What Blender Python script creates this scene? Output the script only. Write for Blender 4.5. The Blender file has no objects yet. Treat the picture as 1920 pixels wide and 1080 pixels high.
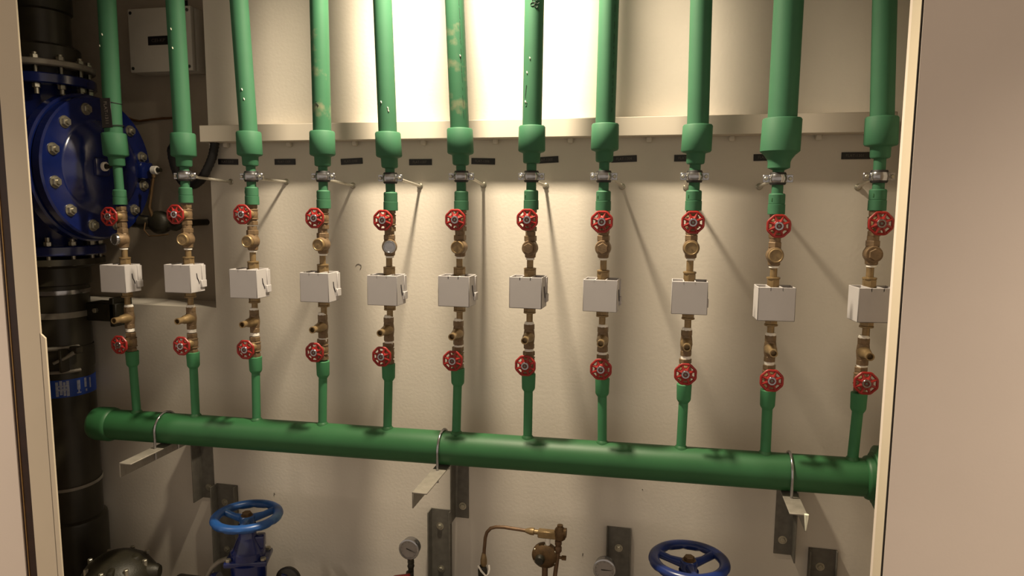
import bpy, bmesh, math, random
from mathutils import Vector, Matrix
random.seed(7)
C = bpy.context.scene.collection
S = bpy.context.scene
PI = math.pi

# ------------------------------------------------------------------ camera, light, exposure
FPX, PITCH, YAW, ROLL = 1312.57, .1183, .2142, .0062          # recovered from the photograph's vanishing points
CAM = Vector((0, -2.347, 1.55))
fw = Vector((-math.sin(YAW)*math.cos(PITCH), math.cos(YAW)*math.cos(PITCH), -math.sin(PITCH)))
rt = Vector((math.cos(YAW), math.sin(YAW), 0)); up = rt.cross(fw)
r2 = rt*math.cos(ROLL)+up*math.sin(ROLL); u2 = -rt*math.sin(ROLL)+up*math.cos(ROLL)
cam = bpy.data.cameras.new('camera'); cam.sensor_width = 36; cam.lens = 36*FPX/1920; cam.clip_start = .02
co = bpy.data.objects.new('camera', cam); C.objects.link(co)
co.matrix_world = Matrix.Translation(CAM) @ Matrix((r2, u2, -fw)).transposed().to_4x4()
S.camera = co
S.view_settings.view_transform = 'Standard'; S.view_settings.look = 'None'
S.view_settings.gamma = 1; S.view_settings.use_curve_mapping = False
S.view_settings.exposure = 0.14
w = bpy.data.worlds.new('corridor_ambient'); S.world = w; w.use_nodes = True
w.node_tree.nodes['Background'].inputs[0].default_value = (1.0, .84, .68, 1)
w.node_tree.nodes['Background'].inputs[1].default_value = .49
def light(name, kind, loc, energy, col, **k):
    l = bpy.data.lights.new(name, kind); l.energy = energy; l.color = col
    for a, b in k.items(): setattr(l, a, b)
    o = bpy.data.objects.new(name, l); C.objects.link(o); o.location = loc
    return o
light('cupboard_downlight', 'SPOT', (-.61, -.46, 2.74), 258, (1.0, .85, .625), shadow_soft_size=.06, spot_size=math.radians(147), spot_blend=1.0)
light('added_panel_fill', 'SPOT', (1.45, -1.45, 2.93), 185, (1.0, .84, .66), shadow_soft_size=.06, spot_size=math.radians(98), spot_blend=1.0)  # added fill spot out of view, brightens the right front panel
light('added_panel_fill', 'SPOT', (-2.75, -1.45, 2.93), 180, (1.0, .84, .66), shadow_soft_size=.06, spot_size=math.radians(98), spot_blend=1.0)  # matching added fill, unseen, for the left front panel

# ------------------------------------------------------------------ materials
def lin(c):
    return tuple(((x/255)/12.92 if x/255 <= .04045 else ((x/255+.055)/1.055)**2.4) for x in c)+(1,)
def mat(name, rgb, rough=.5, metal=0, var=.12, scale=30, bump=0, bscale=200, spec=.5, stain=None, coat=0):
    m = bpy.data.materials.new(name); m.use_nodes = True
    nt = m.node_tree; b = nt.nodes['Principled BSDF']
    b.inputs['Roughness'].default_value = rough; b.inputs['Metallic'].default_value = metal
    b.inputs['Specular IOR Level'].default_value = spec
    b.inputs['Coat Weight'].default_value = coat; b.inputs['Coat Roughness'].default_value = .15
    tc = nt.nodes.new('ShaderNodeTexCoord')
    nz = nt.nodes.new('ShaderNodeTexNoise'); nz.inputs['Scale'].default_value = scale; nz.inputs['Detail'].default_value = 5
    nt.links.new(tc.outputs['Object'], nz.inputs['Vector'])
    rp = nt.nodes.new('ShaderNodeValToRGB'); nt.links.new(nz.outputs['Fac'], rp.inputs['Fac'])
    c = lin(rgb)
    rp.color_ramp.elements[0].position = .3; rp.color_ramp.elements[1].position = .7
    rp.color_ramp.elements[0].color = tuple(x*(1-var) for x in c[:3])+(1,)
    rp.color_ramp.elements[1].color = tuple(min(1, x*(1+var)) for x in c[:3])+(1,)
    out = rp.outputs['Color']
    if stain:
        col, sc, lo, hi = stain
        n2 = nt.nodes.new('ShaderNodeTexNoise'); n2.inputs['Scale'].default_value = sc; n2.inputs['Detail'].default_value = 6
        nt.links.new(tc.outputs['Object'], n2.inputs['Vector'])
        r3 = nt.nodes.new('ShaderNodeValToRGB'); r3.color_ramp.elements[0].position = lo; r3.color_ramp.elements[1].position = hi
        nt.links.new(n2.outputs['Fac'], r3.inputs['Fac'])
        mx = nt.nodes.new('ShaderNodeMix'); mx.data_type = 'RGBA'
        nt.links.new(r3.outputs['Color'], mx.inputs[0]); nt.links.new(out, mx.inputs[6]); mx.inputs[7].default_value = lin(col)
        out = mx.outputs[2]
    nt.links.new(out, b.inputs['Base Color'])
    if bump:
        n3 = nt.nodes.new('ShaderNodeTexNoise'); n3.inputs['Scale'].default_value = bscale; n3.inputs['Detail'].default_value = 4
        nt.links.new(tc.outputs['Object'], n3.inputs['Vector'])
        bp = nt.nodes.new('ShaderNodeBump'); bp.inputs['Strength'].default_value = bump; bp.inputs['Distance'].default_value = .002
        nt.links.new(n3.outputs['Fac'], bp.inputs['Height']); nt.links.new(bp.outputs['Normal'], b.inputs['Normal'])
    return m
M = dict(
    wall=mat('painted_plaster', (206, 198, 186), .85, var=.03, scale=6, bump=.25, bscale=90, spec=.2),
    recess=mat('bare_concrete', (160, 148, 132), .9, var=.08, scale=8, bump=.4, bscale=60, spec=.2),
    board=mat('painted_board', (198, 188, 174), .6, var=.02, scale=5, spec=.3),
    panel=mat('pink_beige_panel', (232, 218, 206), .7, var=.02, scale=4, bump=.08, bscale=150, spec=.25),
    stile=mat('cream_paint', (214, 200, 178), .55, var=.02, scale=5, spec=.3),
    brown=mat('dark_brown_wood', (44, 22, 10), .5, var=.3, scale=20),
    brassline=mat('thin_gold_bead', (190, 150, 90), .35, .6, var=.1),
    floor=mat('floor_screed', (120, 112, 104), .9, var=.1, scale=10),
    green=mat('green_ppr', (50, 99, 70), .66, var=.05, scale=14, bump=.05, bscale=300, spec=.35),
    green_old=mat('green_ppr_dusty', (49, 97, 68), .6, var=.05, scale=14, bump=.05, bscale=300, spec=.3, stain=((160, 138, 112), 11, .56, .78)),
    green_dk=mat('green_ppr_manifold', (40, 90, 52), .5, var=.07, scale=9, bump=.05, bscale=300, spec=.4),
    green_br_lit=mat('green_ppr_branch_lit', (60, 120, 80), .6, var=.05, scale=14, bump=.05, bscale=300, spec=.3),  # same pipe green, its colour lightened to offset the deep shade low down
    brass=mat('aged_brass', (136, 114, 80), .42, .5, var=.18, scale=60, bump=.15, bscale=300),
    bronze=mat('cast_bronze', (116, 95, 70), .5, .35, var=.2, scale=70, bump=.3, bscale=350),
    bronze_dk=mat('dark_bronze', (96, 74, 48), .5, .55, var=.25, scale=60, bump=.3, bscale=300),
    olive=mat('olive_cast_iron', (36, 33, 21), .5, .1, var=.25, scale=40, bump=.3, bscale=200),
    copper=mat('dull_copper', (104, 80, 58), .5, .4, var=.2, scale=50),
    red=mat('red_enamel', (140, 26, 22), .4, var=.15, scale=50, spec=.5),
    chrome=mat('zinc_steel', (165, 165, 168), .2, .95, var=.1, scale=80),
    galv=mat('galvanised_steel', (140, 134, 124), .55, .35, var=.12, scale=40, bump=.1),
    galv_dk=mat('dull_galvanised', (104, 100, 92), .6, .3, var=.15, scale=40, bump=.1),
    rod=mat('threaded_zinc_rod', (190, 184, 172), .4, .5, var=.1, scale=120),
    rubber=mat('black_rubber', (24, 22, 22), .6, var=.1),
    white=mat('white_plastic', (178, 174, 174), .5, var=.02, scale=20, spec=.35),
    tape=mat('white_ptfe_tape', (235, 230, 220), .7, var=.05, scale=200),
    grey_in=mat('grey_meter_body', (120, 112, 104), .6, var=.15, scale=40),
    black=mat('black_laminate', (22, 18, 17), .45, var=.1),
    letter=mat('engraved_grey', (92, 84, 78), .6, var=.1),
    ink=mat('black_ink', (28, 44, 30), .6, var=.1),
    chip=mat('white_paint_speck', (225, 225, 205), .6, var=.05),
    blackpipe=mat('black_hdpe', (48, 44, 34), .38, var=.2, scale=12, spec=.45),
    blue=mat('blue_epoxy', (17, 30, 86), .22, var=.12, scale=25, bump=.12, bscale=60, spec=.55, coat=.3),
    blue_lt=mat('blue_handwheel_paint', (30, 76, 138), .35, var=.12, scale=25, spec=.5, stain=((92, 130, 160), 12, .6, .8)),
    blue_nv=mat('navy_handwheel_paint', (22, 42, 100), .3, var=.12, scale=25, spec=.5),
    bandblue=mat('blue_band', (20, 60, 150), .45, var=.06),
    bandtext=mat('band_lettering', (150, 155, 175), .6, var=.2, scale=120),
    steel=mat('bolt_steel', (170, 165, 150), .35, .8, var=.15, scale=60),
    boxgrey=mat('light_grey_plastic', (196, 190, 178), .55, var=.03, scale=20),
    dial=mat('dial_face', (206, 196, 190), .5, var=.03),
    cable=mat('brown_cable', (92, 62, 28), .6, var=.2),
    gap_shadow=mat('painted_gap_shadow', (40, 34, 28), .9, var=.1),
)
g = bpy.data.materials.new('gauge_glass'); g.use_nodes = True
_b = g.node_tree.nodes['Principled BSDF']; _b.inputs['Transmission Weight'].default_value = 1; _b.inputs['Roughness'].default_value = .03; _b.inputs['IOR'].default_value = 1.45
M['glass'] = g

# ------------------------------------------------------------------ helpers
def P(x, y, Y):                                              # where the sight line through a point of the photo meets the plane at depth Y
    d = fw+(x-960)/FPX*r2+(540-y)/FPX*u2
    return CAM+d*((Y-CAM.y)/d.y)
FWD = Matrix.Rotation(PI/2, 4, 'X')                          # local z -> -y (towards the viewer)
ALX = Matrix.Rotation(PI/2, 4, 'Y')                          # local z -> +x
def T(x, y, z): return Matrix.Translation((x, y, z))
class MB:
    def __init__(s): s.v = []; s.f = []
    def add(s, vs, fs, m=None):
        n = len(s.v)
        s.v += [tuple(m @ Vector(q)) if m else tuple(q) for q in vs]
        s.f += [tuple(n+i for i in q) for q in fs]
        return s
    def lathe(s, prof, seg=24, m=None, cap=True, ph=0):
        vs = []; fs = []
        for r, z in prof:
            for k in range(seg):
                a = 2*PI*k/seg+ph; vs.append((r*math.cos(a), r*math.sin(a), z))
        for j in range(len(prof)-1):
            for k in range(seg):
                a, b = j*seg+k, j*seg+(k+1) % seg
                fs.append((a, b, b+seg, a+seg))
        if cap:
            fs.append(tuple(range(seg-1, -1, -1))); fs.append(tuple((len(prof)-1)*seg+k for k in range(seg)))
        return s.add(vs, fs, m)
    def cyl(s, r, z0, z1, seg=20, m=None, ch=0, ph=0):
        lo, hi = min(z0, z1), max(z0, z1)
        pr = [(r, lo), (r, hi)] if not ch else [(r-ch, lo), (r, lo+ch), (r, hi-ch), (r-ch, hi)]
        return s.lathe(pr, seg, m, ph=ph)
    def box(s, x0, x1, y0, y1, z0, z1, m=None, bev=0, seg=1):
        bm = bmesh.new(); bmesh.ops.create_cube(bm, size=1)
        for v in bm.verts:
            v.co = Vector(((x0+x1)/2+v.co.x*(x1-x0), (y0+y1)/2+v.co.y*(y1-y0), (z0+z1)/2+v.co.z*(z1-z0)))
        if bev: bmesh.ops.bevel(bm, geom=bm.edges[:], offset=bev, segments=seg, profile=.5, affect='EDGES')
        bm.verts.index_update()
        s.add([v.co[:] for v in bm.verts], [[v.index for v in f.verts] for f in bm.faces], m); bm.free()
        return s
    def tube(s, pts, r, seg=10, closed=False, m=None):
        pts = [Vector(p) for p in pts]; n = len(pts); vs = []; fs = []
        rr = r if isinstance(r, (list, tuple)) else [r]*n
        up0 = None
        for i in range(n):
            a = pts[(i-1) % n] if (closed or i > 0) else pts[i]; b = pts[(i+1) % n] if (closed or i < n-1) else pts[i]
            t = (b-a).normalized()
            if up0 is None: up0 = t.orthogonal()
            u = (up0-t*up0.dot(t))
            u = u.normalized() if u.length > 1e-6 else t.orthogonal().normalized()
            up0 = u; w_ = t.cross(u)
            for k in range(seg):
                q = 2*PI*k/seg; vs.append(tuple(pts[i]+(u*math.cos(q)+w_*math.sin(q))*rr[i]))
        for i in range(n if closed else n-1):
            for k in range(seg):
                j = (i+1) % n; k2 = (k+1) % seg
                fs.append((i*seg+k, i*seg+k2, j*seg+k2, j*seg+k))
        if not closed:
            fs.append(tuple(range(seg-1, -1, -1))); fs.append(tuple((n-1)*seg+k for k in range(seg)))
        return s.add(vs, fs, m)
    def prism(s, poly, z0, z1, m=None):
        n = len(poly); vs = [(x, y, z0) for x, y in poly]+[(x, y, z1) for x, y in poly]
        fs = [tuple(range(n-1, -1, -1)), tuple(range(n, 2*n))]+[(i, (i+1) % n, n+(i+1) % n, n+i) for i in range(n)]
        return s.add(vs, fs, m)
    def hexnut(s, r, z0, z1, m=None, ph=0): return s.cyl(r, z0, z1, 6, m, ch=min(.0012, abs(z1-z0)/4), ph=ph)
def mesh(name, mb, m, smooth=38):
    me = bpy.data.meshes.new(name); me.from_pydata(mb.v, [], mb.f)
    bm = bmesh.new(); bm.from_mesh(me); bmesh.ops.recalc_face_normals(bm, faces=bm.faces[:]); bm.to_mesh(me); bm.free()
    me.materials.append(m)
    if smooth:
        me.shade_smooth(); me.set_sharp_from_angle(angle=math.radians(smooth))
    return me
def obj(name, mb, m, parent=None, loc=None, smooth=38):
    o = bpy.data.objects.new(name, mesh(name, mb, m, smooth) if isinstance(mb, MB) else mb); C.objects.link(o)
    if parent: o.parent = parent
    if loc: o.location = loc
    return o
def tag(o, label, cat, group=None):
    o['label'] = label; o['category'] = cat
    if group: o['group'] = group
    return o
def thing(name, label, cat, loc=(0, 0, 0), group=None, rot=None):
    o = bpy.data.objects.new(name, None); C.objects.link(o); o.location = loc; o.empty_display_size = .05
    if rot: o.rotation_euler = rot
    return tag(o, label, cat, group)
def struct(name, mb, m, parent=None):
    o = obj(name, mb, m, parent, smooth=0)
    if not parent: o['kind'] = 'structure'
    return o
def dup(root, loc, label, rot=None):
    r = root.copy(); C.objects.link(r); r.location = loc; r['label'] = label
    if rot is not None: r.rotation_euler = rot
    for ch in list(root.children):
        if ch.get('own'): continue
        c = ch.copy(); C.objects.link(c); c.parent = r
        for gch in ch.children:
            d = gch.copy(); C.objects.link(d); d.parent = c
    return r
def lettering(text, size, width=None):                       # flat engraved characters in the xz plane, centred
    cu = bpy.data.curves.new('lettering', 'FONT'); cu.body = text; cu.size = size; cu.align_x = 'CENTER'; cu.align_y = 'CENTER'; cu.extrude = .0002; cu.resolution_u = 2
    o = bpy.data.objects.new('lettering', cu); C.objects.link(o)
    bpy.context.view_layer.update()
    me = bpy.data.meshes.new_from_object(o.evaluated_get(bpy.context.evaluated_depsgraph_get()))
    C.objects.unlink(o); bpy.data.objects.remove(o)
    if width:
        xs = [v.co.x for v in me.vertices]; k = width/(max(xs)-min(xs))
        for v in me.vertices: v.co.x *= k
    me.transform(FWD)
    me.materials.clear()
    return me

# ------------------------------------------------------------------ the setting
WALL_Y, REC_Y, FR_Y = 0.0, .17, -.55
RX, RZ = -1.667, 1.152                                       # edge and ledge of the recess
LX, RXW = -2.56, .69                                         # side walls
ZC = 2.95
b = MB()
b.box(RX, RXW, WALL_Y, WALL_Y+.3, RZ, ZC); b.box(LX, RXW, WALL_Y, WALL_Y+.3, -.0, RZ)
struct('wall_back', b, M['wall'])
wb = bpy.data.objects['wall_back']
for q, r_ in (([(667, 499), (669, 496), (673, 495), (677, 497), (677, 502), (675, 506)], .0012), ([(514, 924), (515, 927)], .002), ([(1204, 917), (1205, 919)], .0012), ([(1093, 1037), (1092, 1042)], .0014), ([(690, 552), (692, 553)], .0012)):
    obj('wall_mark', MB().tube([P(x_, y_, -.0004) for x_, y_ in q], r_, 5), M['galv_dk'], wb)
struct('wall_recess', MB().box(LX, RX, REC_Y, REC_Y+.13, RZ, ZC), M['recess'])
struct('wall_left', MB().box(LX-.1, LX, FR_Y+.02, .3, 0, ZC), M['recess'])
struct('wall_right', MB().box(RXW, RXW+.1, FR_Y+.02, .3, 0, ZC), M['wall'])
struct('floor', MB().box(-4, 4, -4, .3, -.1, 0), M['floor'])
struct('ceiling', MB().box(-4, 4, -4, .3, ZC, ZC+.1), M['wall'])
XS0, XS1 = P(51, 840, FR_Y).x, P(92, 840, FR_Y).x            # left stile
XG0 = P(30, 840, FR_Y).x
ZN = P(78, 628, FR_Y).z
struct('trim_1', MB().box(XS0, XS1, FR_Y, FR_Y+.006, 0, ZC, bev=.001), M['stile'])
struct('trim_2', MB().prism([(XS1-.004, 0), (P(99.4, 840, FR_Y).x, 0), (P(99.4, 840, FR_Y).x, ZN-.010), (XS1-.004, ZN+.006)], -.006, 0, T(0, FR_Y, 0) @ FWD), M['stile'])
struct('trim_3', MB().box(XG0+.0005, XS0-.0005, FR_Y+.0035, FR_Y+.06, 0, ZC), M['brown'])
struct('trim_4', MB().box(XG0+.010, XG0+.0122, FR_Y+.0015, FR_Y+.0036, 0, ZC), M['brassline'])
struct('wall_front_left', MB().box(-4, XG0, FR_Y, FR_Y+.1, 0, ZC), M['panel'])
XJ0, XJ1 = P(1693, 180, FR_Y).x-.001, P(1712, 180, FR_Y).x
XJ1 = P(1686.5, 600, FR_Y).x
struct('trim_5', MB().box(XJ1, XJ1+.03, FR_Y+.005, FR_Y+.068, 0, ZC), M['stile'])
struct('trim_6', MB().box(XJ1+.0004, XJ1+.02, FR_Y+.0015, FR_Y+.0049, 0, ZC), M['gap_shadow'])  # dark-coloured strip stands in for the shadow line in the panel gap
struct('wall_front_right', MB().box(XJ1+.004, 4, FR_Y, FR_Y+.1, 0, ZC), M['panel'])

# ------------------------------------------------------------------ rail
RD = .066
ra = P(373, 235, -RD); rb = P(1684, 207, -RD)
zt = (P(905, 226, -RD).z+rb.z)/2; zb = (P(1020, 258, -RD).z+P(700, 261, -RD).z)/2
t = thing('wall_rail', 'long cream boxed rail running across the wall behind the green risers', 'rail', (ra.x, 0, zb))
L = rb.x-ra.x
obj('rail_face', MB().box(0, L, -RD, -.002, .0, zt-zb, bev=.002), M['board'], t)
for k in range(9):
    x = .06+k*.255
    obj('rail_clip', MB().box(x, x+.018, -.02, -.001, -.016, .002, bev=.003), M['wall'], t)

# ------------------------------------------------------------------ the eleven risers
RY = -.247
XR = [-1.855, -1.594, -1.346, -1.087, -.857, -.622, -.399, -.180, .078, .308, .562]
ORD = ['first', 'second', 'third', 'fourth', 'fifth', 'sixth', 'seventh', 'eighth', 'ninth', 'tenth', 'eleventh']
def which(i):
    return ['leftmost of the eleven', 'second from the left', 'third from the left', 'fourth from the left', 'fifth from the left', 'sixth from the left',
            'fifth from the right', 'fourth from the right', 'third from the right', 'second from the right', 'rightmost of the eleven'][i]
x0 = [200, 328, 448, 598, 717, 852, 1002, 1142, 1315, 1479, 1659]
xs = [(213, 247), (342.6, 247), (466, 245), (604, 245), (727, 245), (862, 240), (997.6, 236), (1135, 230), (1308.7, 230), (1467, 220), (1654, 217)]
xn = [(222, 325), (347.5, 352), (471.5, 345), (606, 345), (732, 345), (865, 345), (996.2, 345), (1132, 345), (1301.6, 345), (1458, 345), (1647, 350)]
xm = [(256, 765), (366.7, 772), (481, 780), (604.7, 789), (726.7, 796), (855.7, 808), (989.4, 818), (1129, 829), (1276.8, 841), (1434.7, 853), (1598.6, 865)]
yad = [384, 380.5, 384, 391, 395, 394, 393, 395, 395, 402, 395]
yuw = [406, 402, 402, 409, 413, 412, 412, 416, 417, 424, 419]
ystr = [449, 449, 453, 459, 463, 464, 466, 466, 466, 480, 478]
ybox = [498, 497, 506, 512, 517, 518, 520, 525, 528, 539, 540]
ytee = [602, 603, 609, 619, 625, 632, 639, 645, 652, 663, 669]
ylw = [647, 649, 656, 661, 669, 677, 686, 693, 702, 714, 719]
ysock = [657, 659, 668, 676, 681, 690, 700, 709, 720, 731, 737]
xuw = [200, 326, 452, 586, 719, 854, 987, 1127, 1298.5, 1459, 1649]
xlw = [222, 336, 459, 586, 714, 847, 981, 1125, 1281, 1442.5, 1620]
xtee = [219, 334, 452, 585, 714, 847, 980, 1124, 1283, 1449, 1623.5]
boxdx = [-.003, -.002, -.005, -.004, -.006, -.009, -.008, -.008, -.002, .004, .018]
boxrot = [0, 0, 0, 0, 0, -1, -2, -3, 0, 3, 7]
SC = [1, 1, 1, 1, 1, 1, 1, 1.03, 1.06, 1.32, 1.06]

# manifold axis
ma = P(178, 793, RY); mb_ = P(1650, 897, RY)
def mz(x): return ma.z+(mb_.z-ma.z)*(x-ma.x)/(mb_.x-ma.x)
MR = .054

def make_valve():
    t = thing('gate_valve', '', 'valve', group='red-wheel brass stop valves')
    b = MB()
    b.hexnut(.0185, .020, .034, ph=.2).lathe([(.0145, -.034), (.0145, -.02), (.0175, -.014), (.019, 0), (.0175, .014), (.0145, .022)], 20)
    b.hexnut(.0185, -.036, -.022, ph=.2)
    for z in (.014, -.015): b.lathe([(.0165, z-.003), (.0195, z-.001), (.0195, z+.001), (.0165, z+.003)], 20)
    obj('body', b, M['bronze'], t)
    b = MB().lathe([(.0155, 0), (.0155, .022), (.0125, .026), (.0125, .030)], 20, FWD); b.hexnut(.0135, .029, .038, FWD); b.cyl(.0045, .036, .056, 12, FWD)
    obj('bonnet', b, M['brass'], t)
    # handwheel: eight-sided rim, eight spokes and a dished hub
    b = MB(); pts = []
    n = 8; R = .0300
    for k in range(n):
        a = 2*PI*(k+.5)/n; a2 = 2*PI*(k+1)/n
        for q, rr in ((a-.13, R*.985), (a, R*1.0), (a+.13, R*.985), (a2, R*.945)): pts.append((rr*math.cos(q), rr*math.sin(q), .056))
    b.tube(pts, .0039, 8, True, FWD)
    for k in range(n):
        a = 2*PI*(k+.5)/n
        b.tube([(.010*math.cos(a), .010*math.sin(a), .0585), (.02*math.cos(a), .02*math.sin(a), .057), (R*math.cos(a), R*math.sin(a), .056)], [.006, .0040, .0034], 8, m=FWD)
    b.lathe([(.0185, .053), (.0190, .0570), (.0150, .061), (.0105, .0625)], 20, FWD)
    wh = obj('handwheel', b, M['red'], t)
    b = MB().lathe([(.0122, .058), (.0122, .0635), (.0112, .0648), (.0074, .0648), (.0066, .0625), (.0066, .058)], 18, FWD, cap=False)
    obj('washer', b, M['chrome'], wh)
    b = MB().hexnut(.0062, .057, .0630, FWD, ph=.3).cyl(.0028, .06, .0655, 10, FWD)
    obj('spindle_nut', b, M['galv_dk'], wh)
    return t
def make_strainer(kind):
    t = thing('strainer', '', 'strainer', group='brass strainers')
    b = MB().hexnut(.0195, .021, .037, ph=.4).cyl(.0155, .034, .050, 18)
    b.lathe([(.0125, -.031), (.0165, -.028), (.0170, -.02), (.020, -.010), (.0215, 0), (.020, .012), (.0165, .022)], 22)
    b.lathe([(.0235, -.006), (.0242, .012), (.0225, .022), (.0215, .026)], 24, FWD)
    obj('body', b, M['bronze'], t)
    if kind == 'hex':
        c = MB().lathe([(.0205, .022), (.0205, .0275)], 22, FWD).hexnut(.0165, .026, .036, FWD, ph=.5)
        obj('cap', c, M['bronze'], t)
    else:
        c = MB().lathe([(.0205, .020), (.0205, .033), (.0185, .036), (.0165, .036), (.0155, .0345), (.003, .0345)], 24, FWD).cyl(.002, .033, .0356, 8, FWD)
        obj('cap', c, M['chrome'] if kind == 'silver' else M['brass'], t)
    obj('sealing_tape', MB().cyl(.0132, -.0365, -.030, 18, ch=.001), M['tape'], t, )
    return t
def make_box():
    """meter under a white clip-on cover, union nuts above and below"""
    t = thing('meter_box', '', 'meter', group='white meter boxes')
    W, H, yf, yb, th = .05, .0945, -.062, .012, .003
    b = MB()
    b.box(-W, W, yf, yf+th, -H, 0, bev=.0012)
    b.box(-W, -W+th, yf, yb, -H, 0, bev=.0012); b.box(W-th, W, yf, yb, -H, 0, bev=.0012)
    b.box(-W, W, yf, yb, -H, -H+th, bev=.0012)
    cv = obj('cover', b, M['white'], t)
    for x in (-.017, .015):
        obj('grille_rib', MB().box(x-.0016, x+.0016, yf, yb, -.010, -.0004, bev=.0005), M['white'], cv)
    obj('grille_rib', MB().box(-W, W, yb-.004, yb, -.014, .0002, bev=.0005), M['white'], cv)
    c = MB().box(-.046, .046, -.050, .006, -.085, -.012, bev=.006, seg=2).box(-.03, .03, -.056, -.03, -.08, -.012, bev=.004)
    obj('meter_body', c, M['grey_in'], t)
    obj('side_clip', MB().box(W-.001, W+.006, -.012, .016, -.08, -.055, bev=.0015).box(W-.001, W+.003, -.004, .016, -.055, -.004, bev=.001), M['white'], t)
    obj('seal_wire', MB().tube([(W+.001, -.03, -.03), (W+.0015, -.028, -.045), (W+.001, -.02, -.058), (W+.0015, -.018, -.066)], .0012, 6), M['rubber'], t)
    for sgn, z0 in ((1, 0), (-1, -H)):
        n = MB()
        n.hexnut(.0185, z0+sgn*-.012 if sgn > 0 else z0+.01, z0+sgn*.018, ph=.35)
        n.lathe([(.0175, z0+sgn*.0175), (.0190, z0+sgn*.0185), (.0190, z0+sgn*.0225), (.0165, z0+sgn*.0235)], 20)
        obj('union_nut', n, M['brass'], t)
        obj('union_tail', MB().cyl(.0100, z0+sgn*.015, z0+sgn*(.056 if sgn > 0 else .052), 18), M['brass'], t)
    return t
def make_tee():
    t = thing('drain_tee', '', 'drain tee', group='brass drain tees')
    b = MB().cyl(.0165, .022, .040, 8, ch=.0015, ph=.2).cyl(.0165, -.038, -.022, 8, ch=.0015, ph=.2)
    b.lathe([(.0150, -.024), (.0165, -.014), (.0180, 0), (.0165, .014), (.0150, .024)], 20)
    obj('body', b, M['bronze'], t)
    # the nozzle is a bored spigot
    b = MB().lathe([(.0178, .004), (.0172, .020), (.0150, .026), (.0146, .036), (.0118, .042), (.0104, .058), (.0110, .061), (.0110, .073), (.0078, .073), (.0074, .056), (.001, .056)], 20, FWD)
    obj('nozzle', b, M['brass'], t)
    obj('sealing_tape', MB().lathe([(.0125, .047), (.0150, .042), (.0150, .039)], 18), M['tape'], t)
    obj('sealing_tape', MB().cyl(.0142, -.050, -.037, 18, ch=.001), M['tape'], t)
    return t
def make_clamp():
    t = thing('pipe_clamp', '', 'pipe clamp', group='zinc two-bolt pipe clamps')
    # band bulging in the middle, rubber lining proud above and below, two bolted ears
    obj('rubber_lining', MB().lathe([(.0152, -.0175), (.0205, -.0172), (.0226, -.0125), (.0226, .0125), (.0205, .0172), (.0152, .0175)], 26, cap=False), M['rubber'], t)
    obj('band', MB().lathe([(.0215, -.0110), (.0230, -.0110), (.0240, -.0085), (.0252, -.003), (.0255, 0), (.0252, .003), (.0240, .0085), (.0230, .0110), (.0215, .0110)], 26, cap=False), M['chrome'], t)
    for s in (-1, 1):
        e = MB().box(min(s*.021, s*.040), max(s*.021, s*.040), -.0035, -.0008, -.0105, .0105, bev=.0008)
        e.box(min(s*.021, s*.040), max(s*.021, s*.040), .0008, .0035, -.0105, .0105, bev=.0008)
        e.box(min(s*.0205, s*.024), max(s*.0205, s*.024), -.010, .010, -.0105, .0105, bev=.0008)
        eo = obj('clamp_ear', e, M['chrome'], t)
        obj('bolt', MB().lathe([(.0055, -.002), (.0055, .005), (.004, .0065)], 12, FWD @ T(s*.032, 0, .002)).cyl(.0028, -.018, .006, 10, FWD @ T(s*.032, 0, 0)), M['steel'], eo)
    return t

vp = make_valve(); sp = {k: make_strainer(k) for k in ('round', 'hex', 'silver')}; bp_ = make_box(); tp = make_tee(); cp = make_clamp()
used = set()
def place(root, loc, label, rot=(0, 0, 0)):
    if root.name in used: return dup(root, loc, label, rot)
    used.add(root.name); root.location = loc; root['label'] = label; root.rotation_euler = rot
    return root
def surf(r, ph, z, ax=0): return (ax+r*math.sin(ph), -r*math.cos(ph), z)
look = ['with a black tag tied on', 'in front of the grey junction box', 'right of the black hose', 'with pink grey smears', 'with white paint specks', 'with dashed print line',
        'with a black scribble near the top', 'with dark print line', 'right of plate FLAT-1304', 'the thickest one', 'beside the right door frame']
kinds = ['silver', 'round', 'round', 'round', 'silver', 'round', 'hex', 'hex', 'round', 'round', 'hex']
clampx = [0, 345, 471.5, 605, 732, 865, 996, 1132, 1303, 1458.5, 1648]
clampy = [0, 330, 331, 331, 334, 331, 331, 331, 331, 335, 331]
rodend = [0, (432, 341), (536, 341), (661, 348), (787, 349), (906, 347), (1023, 349), (1166, 350), (1287, 352), (1424, 350), (1609, 351)]
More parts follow.
